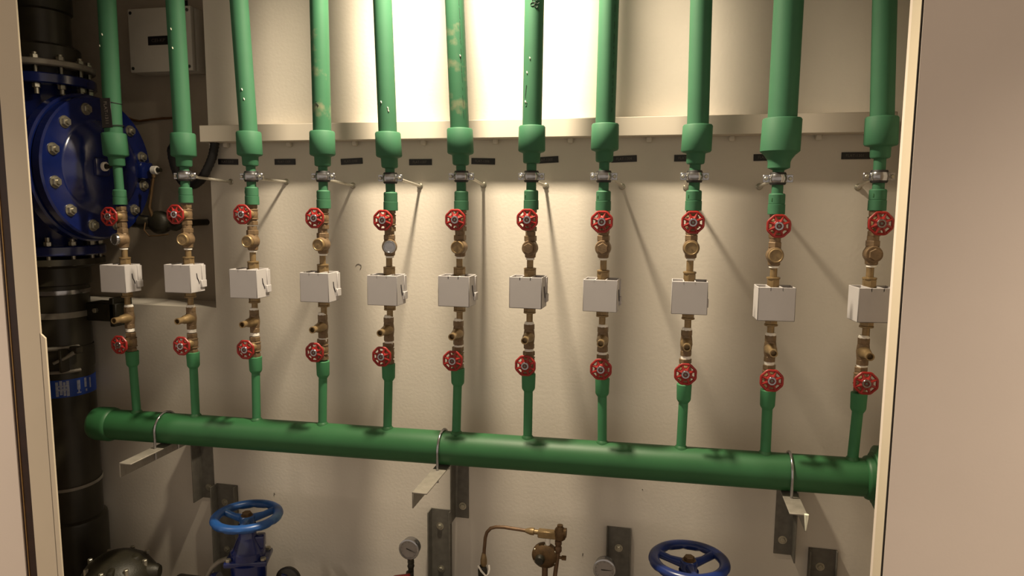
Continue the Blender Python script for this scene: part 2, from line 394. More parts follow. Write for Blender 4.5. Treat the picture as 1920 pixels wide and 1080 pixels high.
for i in range(11):
    X = XR[i]; sc = SC[i]
    xa, za = P(xn[i][0], xn[i][1], RY).x, 0
    xm_ = P(xm[i][0], xm[i][1], RY).x
    zs = P(xs[i][0], [250, 250, 247, 246, 248, 241, 236, 232, 234, 222, 219][i], RY).z
    zad = P(xn[i][0], yad[i], RY).z
    def ax(z):                                                # the run leans very slightly between clamp and manifold
        k = (z-.80)/(1.62-.80); return xm_+(xa-xm_)*k
    # --- upper riser
    t = thing('riser_pipe', 'thick upper green riser pipe, %s, %s' % (which(i), look[i]), 'pipe', (xa, RY, zad), 'upper green riser pipes')
    R0 = .0288*(1+.05*(i in (8, 10))) if i != 9 else .0390; RS = .0398*(1+.05*(i in (8, 10))) if i != 9 else .0525
    hs = .0725 if i not in (9,) else .090
    top = P(x0[i], 0, RY); base_x = P(xs[i][0], xs[i][1], RY).x
    slope = (top.x-base_x)/(top.z-zs)
    zz = zs-zad
    lean = Matrix.Identity(4); lean[0][2] = slope
    hl = 2.948-zs-.0
    obj('pipe', MB().lathe([(R0, -.03), (R0, hl*.33), (R0, hl*.66), (R0, hl)], 30, T(base_x-xa, 0, zz) @ lean), M['green_old'] if i in (3, 5) else M['green'], t)
    neck = .0262 if i != 9 else .030
    dz = .022 if i != 9 else .022
    # reducer: socket, taper, spigot
    zn_ = P(xn[i][0], 330, RY).z; ln_ = Matrix.Identity(4); ln_[0][2] = (base_x-xa)/(zs-zn_)
    m0 = T(base_x-xa, 0, zz) @ ln_
    tz = -hs-(.004 if i not in (9,) else .022)
    pr = [(R0+.001, .001), (RS-.003, .0), (RS, -.004), (RS+.0008, -hs), (RS-.002, -hs-.004 if i != 9 else -hs-.003)]
    if i == 9: pr += [(.042, -hs-.010), (.033, -hs-.022), (neck, -hs-.03), (neck, -hs-.046), (.0165, -hs-.052)]
    else: pr += [(neck+.0015, -hs-.0075), (neck, -hs-.0095), (neck-.0006, -hs-.034), (neck-.003, -hs-.0375), (.0165, -hs-.0395)]
    obj('reducer_socket', MB().lathe(pr, 30, m0), M['green'], t)
    zend = zz+pr[-1][1]
    RN = .0150*(1.04 if i > 7 else 1)
    obj('neck_pipe', MB().tube([((base_x-xa)*(zend+.01-zn_+zad)/(zs-zn_), 0, zend+.01), ((base_x-xa)*(zend-zn_+zad)/(zs-zn_), 0, zend), (0, 0, .055), (0, 0, .02)], RN, 22), M['green'], t)
    ar = .0222*(1.03 if i > 7 else 1)
    ah = .058 if i not in (0, 1) else .052
    obj('adapter_socket', MB().lathe([(RN, ah+.001), (ar-.003, ah), (ar-.0006, ah-.003), (ar-.0006, ah*.52), (ar-.0016, ah*.5), (ar+.0004, ah*.48), (ar+.0006, .001), (ar-.001, 0), (.013, 0)], 28), M['green'], t)
    obj('grip_notch', MB().box(-.0014, .0014, -ar-.0006, -ar+.004, ah*.62, ah*.8, Matrix.Rotation(-.75, 4, 'Z'), bev=.0006), M['green_dk'], t)
    # ink and specks on the pipe wall
    def on(ph, dzz, e=.0004): 
        z = dzz; return tuple((T(base_x-xa, 0, zz) @ lean) @ Vector(surf(R0+e, ph, z)))
    if i in (5, 7):
        random.seed(i); z = .03; d = MB(); ph0 = .75
        while z < .42:
            l_ = random.uniform(.004, .03); d.tube([on(ph0+random.uniform(-.05, .05), z), on(ph0, z+l_)], .0006, 5); z += l_+random.uniform(.004, .02)
        o = obj('print_line', d, M['ink'], t); o['label'] = 'dashed black print line'; o['kind'] = 'stuff'
    if i == 6:
        d = MB(); zc = .345
        for q in range(4):
            a = q*PI/2+.4; pts = []
            for s_ in range(12):
                u = s_/12*2*PI; rr = .008*math.cos(u)+.009; ll = .006*math.sin(u)
                px_, pz_ = rr*math.cos(a)-ll*math.sin(a), rr*math.sin(a)+ll*math.cos(a); pts.append(on(.25+px_/R0*.8, zc+pz_*.8))
            d.tube(pts, .0009, 5, True)
        d.tube([on(.45, zc-.01), on(.75, zc-.022)], .0008, 5)
        d.tube([on(-.5, .115), on(-.62, .085), on(-.6, .08)], .0011, 5)
        d.tube([on(-.62, .068), on(-.4, .064), on(-.45, .055), on(-.6, .054)], .0006, 5)
        obj('scribble', d, M['ink'], t)['label'] = 'black marker scribble'
    if i == 3:
        obj('scribble', MB().tube([on(-.1, .09), on(-.2, .085), on(.0, .082), on(.15, .076), on(.05, .073)], .0009, 5), M['ink'], t)['label'] = 'small black scratch'
    chips = {0: [(.0, .32), (-.5, .285)], 1: [(0, .33), (.05, .27)], 2: [(.15, .13), (.3, .10)], 4: [(-.25, .088), (.45, .07), (.5, .062)], 6: [(-.65, .067), (-.2, .19), (-.5, .15)], 5: [(.6, .21)]}.get(i, [])
    for ph, z in chips:
        obj('paint_speck', MB().tube([on(ph, z+.004), on(ph+.05, z), on(ph+.08, z-.003)], [.0014, .0022, .0008], 6), M['chip'], t)
    # --- clamp and its rod to the wall (the leftmost riser has none in view)
    if i:
        cpt = P(clampx[i], clampy[i], RY); xr = ax(cpt.z)
        c = place(cp, (xr, RY, cpt.z), 'zinc pipe clamp with black rubber lining on the green riser %s' % which(i))
        e = P(rodend[i][0], rodend[i][1], -.003); rel = Vector((e.x-xr, -RY, e.z-cpt.z))
        side = 1 if rel.x > .004 else -1
        st = Vector((side*.024, .004, -.002)) if i < 9 else Vector((-.012, .02, -.004))
        obj('rod', MB().tube([st, rel], .0050, 10), M['rod'], c)['own'] = 1
        obj('wall_plug', MB().lathe([(.011, 0), (.011, .004), (.0075, .006), (.0075, .010)], 14, T(*(rel+Vector((0, .003, 0)))) @ FWD), M['steel'], c)['own'] = 1
    # --- upper valve, strainer, meter, tee, lower valve
    zw = P(xuw[i], yuw[i], RY-.06).z; xw_ = ax(zw)
    w_ang = random.uniform(-.25, .25); random.seed(100+i)
    place(vp, (xw_, RY, zw), 'brass stop valve with red wheel directly under the upper green pipe, %s' % which(i))
    zst = P(xuw[i], ystr[i], RY-.035).z
    place(sp[kinds[i]], (ax(zst), RY, zst), 'brass strainer with %s facing cap above the white box, %s' % ({'round': 'round', 'hex': 'hexagonal', 'silver': 'bright silver'}[kinds[i]], which(i)), (0, 0, {0: -.25, 1: .12, 4: .36}.get(i, 0)))
    zbx = P(xlw[i]+8, ybox[i], RY-.062).z
    place(bp_, (ax(zbx), RY, zbx), 'white plastic meter box with slotted top on brass pipe, %s' % which(i), (0, 0, math.radians(boxrot[i])))
    zt_ = P(xtee[i], ytee[i], RY-.072).z
    place(tp, (ax(zt_), RY, zt_), 'brass drain tee with open spout below the white box, %s' % which(i))
    zl = P(xlw[i], ylw[i], RY-.06).z
    place(vp, (ax(zl), RY, zl), 'brass stop valve with red wheel just above the lower green pipe, %s' % which(i))
    # --- lower branch
    zso = P(xlw[i]+10, ysock[i], RY).z
    zm_ = mz(xm_)
    t = thing('branch_pipe', 'thin green branch pipe rising from the big horizontal pipe, %s' % which(i), 'pipe', (xm_, RY, zm_), 'lower green branch pipes')
    o1 = ax(zso)-xm_; zr = zso-zm_
    r1 = .0140*(1.06 if i > 8 else 1)
    obj('pipe', MB().tube([(0, 0, MR*.8), (0, 0, MR+.01), (o1, 0, zr-.03)], r1, 22), M['green_br_lit'], t)
    obj('socket', MB().lathe([(r1, -.058), (.0195, -.050), (.0208, -.046), (.0220, -.0015), (.0205, 0), (.013, 0)], 26, T(o1, 0, zr)), M['green_br_lit'], t)
    obj('weld_collar', MB().lathe([(.020, MR-.004), (.0185, MR+.001), (r1, MR+.006)], 22), M['green_dk'], t)

# tag tied on the first riser
zt1 = P(215, 214, RY).z
tx = P(211, 214, RY).x
t = thing('tied_tag', 'black engraved tag tied upright on the leftmost green riser', 'sign', (tx, RY, zt1), rot=(0, math.radians(-3), 0))
TR = Matrix.Rotation(math.radians(9), 4, 'Z')
obj('plate', MB().box(-.019, .017, -.0335, -.0315, -.049, .049, TR @ Matrix.Rotation(.02, 4, 'Y'), bev=.0006), M['black'], t)
lm = lettering('FLAT-1311', .015, .072); lm.materials.append(M['letter'])
lm.transform(Matrix.Rotation(PI/2, 4, 'Y')); lm.transform(T(-.001, -.0338, 0)); lm.transform(TR)
obj('lettering', lm, None, t)
for z, tl in ((.042, -.010), (-.044, .004)):
    n = 24
    obj('cable_tie', MB().tube([(.0318*math.sin(a), -.0318*math.cos(a), z+tl*math.sin(a)) for a in [2*PI*k/n for k in range(n)]], .0015, 6, True), M['rubber'], t)

# plates on the wall
plates = [(428, 303.5, '1310', 'small black engraved plate left of the third green riser, beside the black hose', -1), (534.5, 303.5, '1309', 'small black engraved plate between the third and fourth green risers', 0),
          (659.5, 302.5, '1308', 'small black tilted plate between the fourth and fifth green risers', 2.5), (788.5, 304, '1307', 'small black plate reading FLAT-1307', 0),
          (906, 302.5, '1306', 'small black plate reading FLAT-1306', -1.5), (1024, 300, '1305', 'small black plate reading FLAT-1305', 3), (1170, 298, '1304', 'small black plate reading FLAT-1304', 2),
          (1289, 296.5, '1303', 'small black plate half hidden behind the ninth green riser', 0), (1439, 295, '1302', 'small black plate half hidden behind the thickest green riser', 1), (1605, 292, '1301', 'small black plate left of the rightmost green riser', 0)]
for x, y, num, lab, tilt in plates:
    p = P(x, y, -.001)
    t = thing('name_plate', lab, 'sign', p, 'black wall name plates', (0, -math.radians(tilt), 0))
    obj('plate', MB().box(-.0415, .0415, -.0018, .0009, -.0105, .0105, bev=.0004), M['black'], t)
    lm = lettering('FLAT-'+num, .0125, .05); lm.materials.append(M['letter'])
    obj('lettering', lm, None, t, (-.003 if num != '1304' else 0, -.002, 0))
    for s in (-1, 1): obj('rivet', MB().cyl(.0016, 0, .0012, 8, FWD @ T(s*.037, 0, .0016)), M['black'], t)

# ------------------------------------------------------------------ manifold, brackets
d = (mb_-ma); ml = d.length
t = thing('manifold_pipe', 'big horizontal green header pipe feeding all eleven thin branches', 'pipe', ma)
rotm = Vector((0, 0, 1)).rotation_difference(d).to_matrix().to_4x4()
obj('pipe', MB().lathe([(MR, .05)]+[(MR, .05+k*(ml-.05)/12) for k in range(1, 13)], 40, rotm), M['green_dk'], t)
obj('end_cap', MB().lathe([(.02, -.004), (.045, -.002), (.056, .006), (.0595, .018), (.0610, .070), (.058, .080), (MR, .084)], 40, rotm), M['green_dk'], t)
e0 = (P(1622, 897, RY)-ma).length
obj('coupling', MB().lathe([(MR, e0-.004), (.060, e0), (.0625, e0+.006), (.0625, e0+.05), (MR, e0+.05)], 40, rotm), M['green_dk'], t)
obj('flange', MB().lathe([(.0625, e0+.017), (.074, e0+.018), (.076, e0+.022), (.092, e0+.028), (.092, e0+.05)], 40, rotm), M['green_dk'], t)
obj('paint_speck', MB().lathe([(.0004, -.001), (.0038, 0), (.0004, .001)], 8, T(*(P(1264, 898, RY-.053)-ma+Vector((0, .0085, 0)))) @ FWD), M['chip'], t)

def bracket(px_arm, tipx, tipy, side, upx0, upx1, yb, label, armw=.046):
    """wall angle upright plus a cantilever angle arm carrying the header; side = where the standing flange is"""
    pc = P(px_arm[0], px_arm[1], RY); x = pc.x; zt_ = mz(x)-MR-.001
    xl = P(px_arm[0], px_arm[1]-2, RY-.058).x
    lo, hi = -.6, -.2                                          # depth of the tip: where its sight line reaches the arm's left edge
    for _ in range(40):
        mid = (lo+hi)/2
        if (P(tipx, tipy, mid).x < xl-armw/2) == (side < 0): hi = mid
        else: lo = mid
    Yt = (lo+hi)/2
    if side > 0: Yt = RY-.165
    a = P(upx0, yb, -.002); c = P(upx1, yb, -.002)
    t = thing('pipe_bracket', label, 'bracket', (x, 0, zt_), 'galvanised header brackets')
    fl, th, pr = .05, .004, .06
    x0_, x1_ = a.x-x, c.x-x; zb = a.z-zt_
    u = MB().box(x0_, x1_, -th, -.0005, zb, .012, bev=.0008)
    u.box(x0_ if side < 0 else x1_-th, x0_+th if side < 0 else x1_, -pr, -.0005, zb, .012, bev=.0008)
    obj('upright', u, M['galv_dk'], t)
    xa0 = xl-armw/2-x
    if side < 0: a0, a1 = xa0, xa0+armw
    else: a0, a1 = xa0, xa0+armw
    m = MB().box(a0, a1, Yt, -.004, -th, 0, bev=.0008)
    m.box(a0 if side < 0 else a1-th, a0+th if side < 0 else a1, Yt, -.004, -fl, -.0005, bev=.0008)
    obj('arm', m, M['galv'], t)
    zbo = zb+.045 if side < 0 else zb+.05
    obj('anchor_bolt', MB().hexnut(.009, .003, .010, T((x0_+x1_)/2+(.004 if side < 0 else -.003), 0, zbo) @ FWD).lathe([(.014, .003), (.014, .005)], 16, T((x0_+x1_)/2+(.004 if side < 0 else -.003), 0, zbo) @ FWD), M['steel'], t)
    return t, x, zt_, Yt, a0, a1
B = []
for pa, tx, ty, sd, u0, u1, yb_, lab in (((290, 795), 222, 853, -1, 380, 403, 932, 'galvanised angle bracket under the left end of the big green pipe'),
                                          ((822, 840), 772, 899, -1, 853, 879, 969, 'galvanised angle bracket under the middle of the big green pipe'),
                                          ((1487, 890), 1475, 969, 1, 1450, 1485, 1037, 'galvanised angle bracket with white paint drip under the right of the big green pipe')):
    B.append(bracket(pa, tx, ty, sd, u0, u1, yb_, lab))
t3, x3, z3, Y3, a03, a13 = B[2]
obj('paint_drip', MB().lathe([(.0012, -.045), (.0030, -.03), (.0050, -.012), (.0062, .001), (.0012, .0025)], 10, T(a13-.003, Y3-.0005, 0)), M['chip'], t3)['label'] = 'white paint drip'
ublab = ['left', 'middle', 'right']
for (px_, py_), k, bo in zip(((289, 797), (820, 842), (1486, 893)), range(3), B):
    p = P(px_, py_, RY-.058); x = p.x
    z = mz(x)
    t = thing('u_bolt', 'bright steel U-bolt strapping the big green pipe to its %s bracket' % ublab[k], 'U-bolt', (x, RY, z), 'header U-bolts')
    r = MR+.0048
    pts = [(0, -r, -.095), (0, -r, -.04)]+[(0, -r*math.cos(a), r*math.sin(a)) for a in [PI*j/16 for j in range(17)]]+[(0, r, -.04), (0, r, -.095)]
    obj('rod', MB().tube(pts, .0042, 10), M['chrome'], t)
    for s in (-1, 1): obj('nut', MB().hexnut(.0085, -.070, -.0625, T(0, s*r, 0)), M['steel'], t)

# ------------------------------------------------------------------ lower wall channels
def channel(xl, xr_, ytop, bolts, lab, rl=.045):
    a = P(xl, ytop, -.002); c = P(xr_, ytop, -.002); W = c.x-a.x
    t = thing('wall_channel', lab, 'channel', (a.x, 0, 0), 'galvanised wall channels')
    H = a.z; th = .004
    u = MB().box(0, W, -th, -.0005, 0, H, bev=.0008).box(0, th, -rl, -.0005, 0, H, bev=.0008).box(W-th, W, -rl*.6, -.0005, 0, H-.0, bev=.0008)
    obj('web', u, M['galv_dk'], t)
    for bx, by in bolts:
        p = P(bx, by, -.006)
        mm = T(p.x-a.x, 0, p.z) @ FWD
        obj('anchor_bolt', MB().lathe([(.014, .003), (.014, .005)], 16, mm).hexnut(.009, .004, .012, mm), M['steel'], t)
    return t
channel(406, 445, 906, [(421, 942), (425, 1030)], 'galvanised wall channel behind the left blue handwheel')
channel(808, 847, 952, [(825, 987), (827, 1067)], 'galvanised wall channel right of the left pressure gauge')
channel(1138, 1184, 986, [(1160, 1028)], 'galvanised wall channel above the right pressure gauge', .02)
channel(1516, 1570, 1026, [(1538, 1063)], 'dark wall channel in the lower right corner', .03)

# ------------------------------------------------------------------ big blue gate valves
def gate(px_, py_, Y, wheelmat, lab, rot, flange):
    p = P(px_, py_, Y)
    t = thing('flanged_gate_valve', lab, 'valve', p, 'large blue flanged gate valves', (0, 0, rot))
    R, r = .108, .0150
    b = MB(); n = 48
    vs = []; fs = []
    # scalloped grip: the lower outer edge is notched
    prof = 12
    for k in range(n):
        a = 2*PI*k/n; sc_ = 1 if k % 4 else .82
        for j in range(prof):
            q = 2*PI*j/prof
            rr = r*(1.0 if math.sin(q) > -.2 else sc_)
            vs.append(((R+rr*1.15*math.cos(q))*math.cos(a), (R+rr*1.15*math.cos(q))*math.sin(a), rr*math.sin(q)))
    for k in range(n):
        for j in range(prof):
            k2, j2 = (k+1) % n, (j+1) % prof
            fs.append((k*prof+j, k2*prof+j, k2*prof+j2, k*prof+j2))
    b.add(vs, fs)
    for q in range(3):
        a = q*2*PI/3+.55
        b.tube([(.018*math.cos(a), .018*math.sin(a), -.012), (.06*math.cos(a), .06*math.sin(a), -.010), (R*math.cos(a), R*math.sin(a), -.001)], [.016, .012, .0135], 10)
    b.lathe([(.024, -.034), (.026, -.02), (.026, .000), (.022, .004)], 20)
    wh = obj('handwheel', b, wheelmat, t)
    obj('spindle_nut', MB().hexnut(.0165, .002, .016).lathe([(.021, .002), (.021, .005)], 18), M['bronze_dk'], wh)
    b = MB().lathe([(.060, -.150), (.060, -.125), (.052, -.115), (.040, -.085), (.034, -.075), (.031, -.07), (.031, -.03), (.022, -.028)], 24)
    b.box(.028, .060, -.02, .02, -.118, -.070, bev=.006, seg=2)
    obj('bonnet', b, M['blue'], t)
    b = MB().box(-.075, .075, -.055, .055, -.168, -.148, bev=.006, seg=2)
    b.lathe([(.05, -p.z+.13), (.068, -p.z+.16), (.060, -.24), (.064, -.166)], 24)
    b.lathe([(.052, -.13), (.055, -.08), (.055, .08), (.052, .13)], 24, T(0, 0, -p.z+.12) @ ALX)
    obj('body', b, M['blue'], t)
    for x in (-.06, .06):
        for y in (-.04, .04): obj('bolt', MB().hexnut(.0105, -.149, -.139, T(x, y, 0)), M['steel'], t)
    for s in (-1, 1):
        m = MB().lathe([(.03, s*.115), (.094, s*.116), (.094, s*.136), (.05, s*.137)], 28, T(0, 0, -p.z+.12) @ ALX)
        obj('pipe_flange', m, M['blue'], t)
    return t, p
g1, gp1 = gate(463, 968, -.20, M['blue_lt'], 'blue gate valve with light blue handwheel at bottom left', .33, True)
g2, gp2 = gate(1292, 1052, -.20, M['blue_nv'], 'blue gate valve with navy handwheel at bottom right', .15, True)

# supply header that the lower valves sit on, just below the frame
t = thing('supply_pipe', 'dark horizontal supply pipe low along the wall under the blue gate valves', 'pipe', (0, -.2, .12))
for x0_, x1_ in ((gp1.x-.30, gp1.x-.137), (gp1.x+.137, gp2.x-.137), (gp2.x+.137, RXW-.005)):
    obj('pipe', MB().cyl(.05, x0_, x1_, 24, ALX), M['blackpipe'], t)
p = P(541, 1086, -.16)
t = thing('end_disc', 'dark blue round flange end right of the left blue gate valve', 'flange', p)
obj('flange', MB().lathe([(.044, -.012), (.046, .006), (.040, .010), (.030, .011), (.022, .016)], 28, FWD), M['blackpipe'], t)
obj('gasket_rim', MB().lathe([(.0445, .0), (.0475, .001), (.0475, .006), (.0445, .0075)], 28, FWD, cap=False), M['rubber'], t)
obj('stub', MB().tube([(0, .01, 0), (0, .02, -.1), (0, .02, -p.z+.16)], .02, 12), M['blackpipe'], t)
pts = [P(x, y, -.22) for x, y in ((428, 1047), (412, 1052), (398, 1064), (388, 1080), (382, 1100), (380, 1130))]
t = tag(obj('grey_hose', MB().tube(pts+[Vector((pts[-1].x, -.22, .16))], .009, 12), M['galv']), 'pale grey curved hose left of the light blue handwheel valve', 'hose')

# ------------------------------------------------------------------ pressure gauges
def gauge(px_, py_, Y, lab, needle, handle):
    p = P(px_, py_, Y)
    t = thing('pressure_gauge', lab, 'gauge', p, 'round pressure gauges')
    R = .0355
    obj('case', MB().lathe([(.010, -.036), (R-.006, -.034), (R-.002, -.028), (R-.001, -.004), (R+.0015, -.002), (R+.0015, .003), (R-.002, .005), (R-.004, .005), (R-.004, .000), (.001, .000)], 36, FWD), M['chrome'], t)
    dial = obj('dial', MB().cyl(R-.004, .0003, .0012, 36, FWD), M['dial'], t)
    tk = MB()
    for k in range(11):
        a = math.radians(225-27*k); rr0, rr1 = R*.70, R*.82
        tk.tube([(rr0*math.cos(a), -.0015, rr0*math.sin(a)), (rr1*math.cos(a), -.0015, rr1*math.sin(a))], .0004, 4)
    obj('scale', tk, M['black'], dial)
    nd = MB(); a = needle
    nd.tube([(-.010*math.cos(a), -.003, -.010*math.sin(a)), (0, -.003, 0), (.024*math.cos(a), -.003, .024*math.sin(a))], [.0016, .0018, .0005], 6)
    obj('needle', nd, M['black'], t)
    obj('glass', MB().cyl(R-.004, .0038, .0046, 36, FWD), M['glass'], t)
    st = MB().cyl(.0075, -.046, -.034, 12, T(0, .016, 0)); obj('neck', st, M['steel'], t)
    st = MB().hexnut(.0125, -.060, -.045, T(0, .016, 0)).lathe([(.010, -.078), (.013, -.07), (.010, -.060)], 12, T(0, .016, 0)).tube([(0, .016, -.07), (0, .016, -.12), (0, .005, -p.z+.165)], .010, 12)
    obj('stem', st, M['olive'], t)
    return t, p
t, p = gauge(767, 1030, -.15, 'round pressure gauge with a red lever below it, bottom centre left', -.35, True)
lv = thing('gauge_cock', 'small gauge cock with red lever under the left pressure gauge', 'valve', (p.x-.012, p.y-.004, p.z-.098))
obj('lever', MB().box(-.042, .022, -.02, -.004, -.008, .012, Matrix.Rotation(-.25, 4, 'Y'), bev=.005, seg=2), M['red'], lv)
obj('body', MB().lathe([(.012, -.014), (.0145, 0), (.012, .014)], 14, T(.012, .006, -.0) ).cyl(.006, -.004, .014, 10, FWD), M['olive'], lv)
gauge(1133, 1068, -.15, 'round pressure gauge in front of a wall channel, bottom centre right', .02, False)

# ------------------------------------------------------------------ copper pilot assembly
Y = -.10
def cpt(x, y, YY=Y): return P(x, y, YY)
t0 = cpt(908, 1040)
t = thing('copper_pipe', 'thin bent copper pipe with brass end fittings at bottom centre', 'pipe', t0)
def rel(x, y): return cpt(x, y)-t0
obj('tube', MB().tube([rel(907, 1052), rel(908, 1030), rel(910, 1008), rel(913, 998), rel(920, 990.5), rel(930, 988), rel(945, 988.5), rel(990, 995.5)], .0060, 12), M['copper'], t)
pa, pb = rel(985, 994.8), rel(1012, 998)
mm = T(*pa) @ Vector((0, 0, 1)).rotation_difference(pb-pa).to_matrix().to_4x4(); ln = (pb-pa).length
obj('fitting', MB().lathe([(.0065, 0), (.0105, .012), (.0125, .020), (.0125, .030), (.0085, .032), (.0085, ln)], 12, mm), M['brass'], t)
obj('fitting', MB().lathe([(.0065, .036), (.010, .020), (.012, .010), (.012, -.004), (.0085, -.010), (.0085, -.022)], 12, T(*rel(907, 1055))), M['brass'], t)
q = cpt(905, 1068)
t = thing('isolating_cock', 'dark small cock wrapped with white tape below the bent copper pipe', 'valve', q)
obj('body', MB().lathe([(.012, -q.z+.165), (.012, -.03), (.016, -.02), (.017, .0), (.012, .014)], 14), M['olive'], t)
obj('tape_clip', MB().tube([(-.012, -.016, .022), (.0, -.02, .006), (.016, -.018, -.012), (.024, -.012, -.006), (.026, -.006, .008), (.022, .0, .02)], .0034, 8), M['tape'], t)
q = cpt(1022, 1041)
t = thing('pilot_regulator', 'round bronze pilot regulator hanging under a brass tee at bottom centre', 'regulator', q)
def rr_(x, y, YY=Y): return P(x, y, YY)-q
obj('diaphragm_housing', MB().lathe([(.030, -.022), (.0425, -.012), (.0455, -.006), (.0455, .004), (.040, .010), (.030, .016), (.020, .018)], 32, FWD), M['bronze_dk'], t)
obj('adjuster', MB().lathe([(.017, .012), (.0165, .03), (.012, .036), (.005, .036)], 16, T(-.014, 0, -.006) @ FWD), M['olive'], t)
for k in range(6):
    a = k*PI/3+.5
    obj('screw', MB().hexnut(.0042, .003, .010, T(.040*math.cos(a), 0, .040*math.sin(a)) @ FWD), M['steel'], t)
obj('collar', MB().cyl(.0095, .040, .064, 14, T(rr_(1027, 1012).x, 0, 0)), M['tape'], t)
pa = rr_(1009, 1001); pb = rr_(1042, 1003)
obj('tee_block', MB().box(pa.x, pb.x+.004, -.014, .014, pb.z-.012, pb.z+.013, bev=.003), M['brass'], t)
pc = rr_(1050, 998)
obj('elbow', MB().lathe([(.012, -.028), (.019, -.022), (.021, -.004), (.017, .012), (.010, .020), (.010, .026), (.004, .027)], 16, T(*pc)).cyl(.016, -.004, .026, 14, T(pc.x, 0, pc.z) @ ALX @ T(0, 0, -.004)), M['bronze_dk'], t)
pd = rr_(1047, 1012)
obj('riser_tube', MB().tube([(pd.x, 0, pd.z+.01), (pd.x-.001, 0, pd.z-.05), (pd.x-.010, 0, pd.z-.13), (pd.x-.010, 0, -q.z+.165)], .0075, 12).lathe([(.008, -.046), (.012, -.040), (.012, -.026), (.009, -.022), (.012, -.016), (.012, -.004), (.008, 0)], 14, T(pd.x, 0, pd.z)), M['copper'], t)
pe = rr_(1056, 1046)
obj('side_plug', MB().hexnut(.009, -.005, .010, T(pe.x, 0, pe.z) @ ALX).cyl(.005, -.016, .004, 10, T(pe.x, 0, pe.z) @ ALX), M['bronze_dk'], t)
obj('outlet', MB().cyl(.0105, -q.z+.165, -.04, 14), M['copper'], t)

# ------------------------------------------------------------------ black main and its blue check valve
AX, AY = -2.262, -.12
PR = .105
def zf(y, px_=130, r=PR): return P(px_, y, AY-r*.72).z      # height of a level seen on the near side of the main
t = thing('black_main_pipe', 'thick black vertical main pipe at far left below the blue check valve', 'pipe', (AX, AY, 0))
obj('pipe', MB().cyl(PR, .0, zf(500), 40), M['blackpipe'], t)
zc1 = zf(985, 140)
obj('socket', MB().lathe([(PR+.012, 0), (PR+.014, zc1-.01), (PR+.012, zc1), (PR, zc1+.008)], 40), M['blackpipe'], t)
obj('flange_adapter', MB().lathe([(PR, zf(539)), (PR+.008, zf(537)), (PR+.010, zf(505)), (PR+.035, zf(499)), (.165, zf(498)), (.165, zf(489, 130, .17))], 40), M['blackpipe'], t)
zb0, zb1 = zf(746, 130), zf(714, 130)
band = obj('marker_band', MB().lathe([(PR, zb0-.001), (PR+.0012, zb0), (PR+.0012, zb1), (PR, zb1+.001)], 40, cap=False), M['bandblue'], t)
# letters printed sideways on the band (too blurred to read in the photograph)
def bandmark(a0, a1, z0, z1):
    n = 6; vs = []; fs = []
    for k in range(n+1):
        a = a0+(a1-a0)*k/n
        for z in (z0, z1): vs.append(((PR+.0016)*math.sin(a), -(PR+.0016)*math.cos(a), z))
    for k in range(n): fs.append((2*k, 2*k+1, 2*k+3, 2*k+2))
    return vs, fs
bmk = MB(); h = zb1-zb0
for a0, a1, u0, u1 in ((-.18, -.06, .1, .45), (-.16, -.08, .5, .95), (.12, .20, .08, .92), (.23, .31, .16, .98), (.33, .40, .1, .9), (.42, .50, .06, .95), (.15, .48, .4, .5), (.15, .48, .62, .7),
                       (.72, .82, .35, .9), (.75, .79, .2, .35), (.71, .84, .13, .2), (.96, 1.04, .4, .95), (.99, 1.05, .15, .3), (1.16, 1.22, .3, .9)):
    bmk.add(*bandmark(a0*1.1+.38, a1*1.1+.38, zb0+h*u0, zb0+h*u1))
obj('band_lettering', bmk, M['bandtext'], band, smooth=0)

def strap(ypx, hgt, lab, tilt, r=PR, gap=.0, mat_='chrome'):
    z = zf(ypx)
    s = thing('strap_clamp', lab, 'clamp', (AX, AY, z), 'bands around the black main', (tilt, 0, 0))
    obj('band', MB().lathe([(r+.0008, -hgt/2), (r+.003, -hgt/2), (r+.0035, 0), (r+.003, hgt/2), (r+.0008, hgt/2)], 40, cap=False), M[mat_], s)
    return s, z
strap(551, .016, 'upper bright steel band round the black main pipe below the blue flange', 0)
s, z = strap(594, .022, 'lower bright steel band on the black main pipe with dark wall bracket', 0, mat_='galv')
obj('wall_bracket', MB().box(.10, .235, .02, .10, -.03, .04, bev=.004).box(.205, .225, .02, .119, -.05, .06, bev=.003), M['olive'], s)
obj('bolt', MB().hexnut(.010, 0, .014, T(.15, .02, .012) @ FWD), M['steel'], s)
s, z = strap(676, .085, 'wide dark two-bolt clamp round the black main pipe above the blue band', 0, mat_='blackpipe')
for zz_, rr in ((.045, .0075), (-.045, .0065)):
    obj('edge_rim', MB().tube([((PR+.007)*math.sin(a), -(PR+.007)*math.cos(a), zz_) for a in [-.7+k*2.0/14 for k in range(15)]], rr, 8), M['galv'], s)
obj('clamp_bolt', MB().tube([(.070, -.112, -.006), (.105, -.088, .014), (.128, -.062, .036)], [.0055, .0065, .010], 10), M['galv'], s)
obj('clamp_lug', MB().box(.085, .097, -.105, -.065, -.042, .045, bev=.003).box(.105, .140, -.075, -.045, .026, .052, bev=.003), M['blackpipe'], s)
s, z = strap(916, .012, 'thin steel ring tilted round the black main pipe low down', math.radians(3), PR+.002, mat_='galv')

